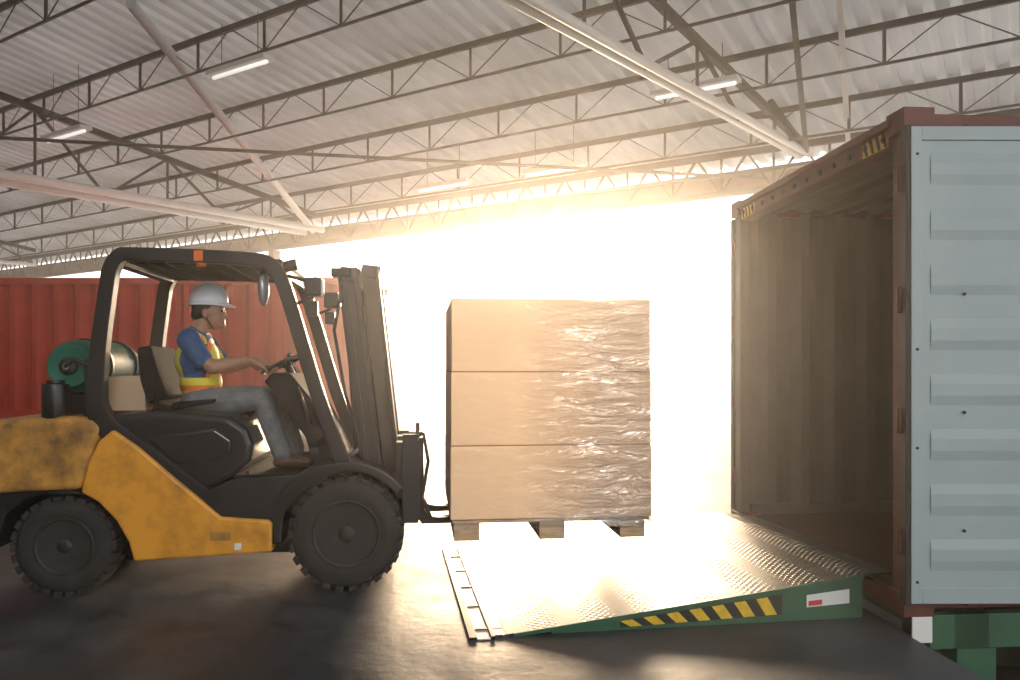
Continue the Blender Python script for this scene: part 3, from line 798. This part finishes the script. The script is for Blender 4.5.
def limb(f,legdx):
    L=[('c',f((-1.028,.368,1.540)),.076,f((-.940,.345,1.42)),.067,'shirt'),
       ('c',f((-1.035,.41,1.555)),.070,f((-1.028,.368,1.540)),.076,'shirt'),
       ('c',f((-.950,.345,1.43)),.050,f((-.870,.335,1.37)),.046,'skin'),
       ('c',f((-.870,.335,1.37)),.048,f((-.76,.375,1.395)),.044,'skin'),
       ('c',f((-.76,.375,1.395)),.044,f((-.668,.42,1.415)),.028,'skin'),
       ('c',f((-.99,.455,1.135)),.098,f((-.76,.43,1.155)),.090,'jeans'),
       ('c',f((-.76,.43,1.155)),.090,f((-.575+legdx,.41,1.165)),.073,'jeans'),
       ('c',f((-.575+legdx,.41,1.165)),.073,f((-.53+legdx,.41,1.02)),.069,'jeans'),
       ('c',f((-.53+legdx,.41,1.02)),.069,f((-.455+legdx,.405,.81)),.060,'jeans'),
       ('c',f((-.46+legdx,.405,.80)),.036,f((-.455+legdx,.405,.765)),.036,'shoe'),
       ('c',f((-.475+legdx,.405,.752)),.036,f((-.36+legdx,.40,.752)),.038,'shoe'),
       ('c',f((-.36+legdx,.40,.752)),.038,f((-.285+legdx,.395,.744)),.028,'shoe'),
       ('e',f((-.955,.55-.079,1.72)),(.020,.012,.032),0,'skin')]
    th=math.radians(218); Pp=SC+SR*(math.cos(th)*ta+math.sin(th)*tb)
    n=-(math.cos(th)*ta+math.sin(th)*tb); t=(-math.sin(th)*ta+math.cos(th)*tb)
    W=Vector((-.668,.42,1.415))
    for k,(o,le) in enumerate(((-.034,.86),(-.012,1.0),(.011,1.05),(.033,.95))):
        K=Pp+t*o-n*.024+tn*.030; Mi=Pp+t*o*1.05+n*.016*le+tn*.028; M2=Pp+t*o*1.05+n*.034*le-tn*.002; Tp=Pp+t*o+n*.020-tn*.024*le
        L.append(('c',f(W+t*o*.5),.020,f(K),.0125,'skin'))
        for a,c,r0,r1 in ((K,Mi,.0100,.0092),(Mi,M2,.0092,.0085),(M2,Tp,.0085,.0075)): L.append(('c',f(a),r0,f(c),r1,'skin'))
    T0=W+t*.022+n*.01; T1=Pp+t*.052-n*.022+tn*.012; T2=Pp+t*.046-n*.012-tn*.018
    L+= [('c',f(T0),.013,f(T1),.0105,'skin'),('c',f(T1),.0105,f(T2),.009,'skin')]
    return L
ident=lambda p: tuple(p)
P+=limb(ident,0.0)+limb(lambda p: my(tuple(p)),.05)
def vestf(C,mi,names):
    sh=mi==names.index('shirt'); x,y,z=C[:,0],C[:,1],C[:,2]; ay=np.abs(y-Cc)
    tors=(ay<.165)
    mi=mi.copy()
    front=sh&tors&(x>-.935)&(z<1.56)
    shoulder=sh&(z>1.52)&(ay<.150)&(ay>.085)
    backstr=sh&(x<-1.08)&(ay<.150)&(ay>.085)
    mi[front|shoulder|backstr]=names.index('vest')
    mid=sh&tors&(x>-.935)&(x<-.915)&(z<1.56)&(z>1.29); mi[mid]=names.index('vesto')
    so=sh&(z>1.52)&(ay<.125)&(ay>.108); mi[so]=names.index('vesto')
    band=(sh|(mi==names.index('vest')))&(z<1.30)&(z>1.17)&(ay<.2)&(x>-1.2); mi[band]=names.index('vest')
    ob=band&(z<1.250)&(z>1.215); mi[ob]=names.index('vesto')
    return mi
figure('body',P,drv,.0055,vestf)
b=MB()
for s in (-1,1): b.ell((-.858,Cc+s*.030,1.742),(.010,.013,.008),'eye',sub=2)
b.done('eyes',drv)
b=MB()
hp=[]
for i in range(13):
    a=math.radians(90*i/12); hp.append((max(.001,math.cos(a)),math.sin(a)))
seg=40; rings=[]
hc=Vector((-.95,Cc,1.79))
for r,z in hp:
    rings.append([b.bm.verts.new(hc+Vector((.125*r*math.cos(2*math.pi*k/seg)*(1),.105*r*math.sin(2*math.pi*k/seg),.14*z))) for k in range(seg)])
fs=[]
for i in range(12):
    for k in range(seg): fs.append(b.bm.faces.new([rings[i][k],rings[i][(k+1)%seg],rings[i+1][(k+1)%seg],rings[i+1][k]]))
fs.append(b.bm.faces.new(rings[0])); b.tag(fs,'helmet',True)
ri=[];ro=[];rl=[]
for k in range(seg):
    t=2*math.pi*k/seg; fx=max(0,math.cos(t))**2
    ri.append(b.bm.verts.new(hc+Vector((.12*math.cos(t),.10*math.sin(t),.006))))
    ro.append(b.bm.verts.new(hc+Vector(((.130+.045*fx)*math.cos(t),.112*math.sin(t),-.006-.012*fx))))
    rl.append(b.bm.verts.new(hc+Vector(((.128+.045*fx)*math.cos(t),.110*math.sin(t),-.014-.012*fx))))
fs=[]
for k in range(seg):
    j=(k+1)%seg; fs+= [b.bm.faces.new([ri[k],ri[j],ro[j],ro[k]]),b.bm.faces.new([ro[k],ro[j],rl[j],rl[k]]),b.bm.faces.new([rl[k],rl[j],ri[j],ri[k]])]
b.tag(fs,'helmet',True)
b.sweep([hc+Vector((.122*math.cos(a),0,.142*math.sin(a))) for a in [math.radians(x) for x in range(15,170,8)]],.009,'helmet',8)
o=b.done('helmet',drv)
b=MB(); b.sweep([(-.96,Cc-.083,1.78),(-.945,Cc-.078,1.69),(-.915,Cc-.04,1.632),(-.905,Cc,1.622),(-.915,Cc+.04,1.632),(-.945,Cc+.078,1.69),(-.96,Cc+.083,1.78)],.004,'gasket',6); b.done('chin_strap',drv)

# ---------------------------------------------------------------- distant yard things (glare washout put into their pale colour)
e=empty('flatbed_trailer',(6.6,37,0),math.radians(-4))
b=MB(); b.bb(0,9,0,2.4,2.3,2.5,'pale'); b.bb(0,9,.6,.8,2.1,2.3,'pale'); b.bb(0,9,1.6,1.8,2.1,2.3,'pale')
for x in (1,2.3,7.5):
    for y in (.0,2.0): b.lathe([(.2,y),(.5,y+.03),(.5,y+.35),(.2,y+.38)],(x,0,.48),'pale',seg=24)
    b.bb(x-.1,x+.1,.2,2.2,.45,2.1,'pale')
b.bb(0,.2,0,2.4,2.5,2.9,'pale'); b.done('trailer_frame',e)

# ---------------------------------------------------------------- light
w=bpy.data.worlds.new('world'); scene.world=w; w.use_nodes=True
bg=w.node_tree.nodes['Background']; bg.inputs[0].default_value=(1.0,.98,.955,1); bg.inputs[1].default_value=2.4
s=bpy.data.lights.new('sun','SUN'); s.energy=8; s.angle=math.radians(17); s.color=(1,.72,.45)
so=bpy.data.objects.new('sun',s); COL.objects.link(so)
# low sun behind the load: azimuth slightly right of straight ahead, elevation about 10.5 degrees
d=-Vector((.045,1,.185)); so.rotation_euler=d.to_track_quat('-Z','Y').to_euler()
def area(name,loc,tgt,size,power,color):
    l=bpy.data.lights.new(name,'AREA'); l.shape='SQUARE'; l.size=size; l.energy=power; l.color=color
    o=bpy.data.objects.new(name,l); COL.objects.link(o); o.location=loc
    o.rotation_euler=(Vector(tgt)-Vector(loc)).to_track_quat('-Z','Y').to_euler(); return o
area('front_fill',(.8,-5,5.5),(-.4,5,1.4),3,290,(.95,.97,1))  # unseen fill added behind the camera to lift the near sides
sp=bpy.data.lights.new('load_fill_spot','SPOT'); sp.energy=820; sp.color=(1,.80,.56); sp.spot_size=math.radians(31); sp.spot_blend=1.0; sp.shadow_soft_size=.22  # warm spot added without a fixture, brightens load front and wrap
spo=bpy.data.objects.new('load_fill_spot',sp); COL.objects.link(spo); spo.location=(1.9,.2,3.6)
spo.rotation_euler=(Vector((.34,4.9,1.55))-Vector(spo.location)).to_track_quat('-Z','Y').to_euler()
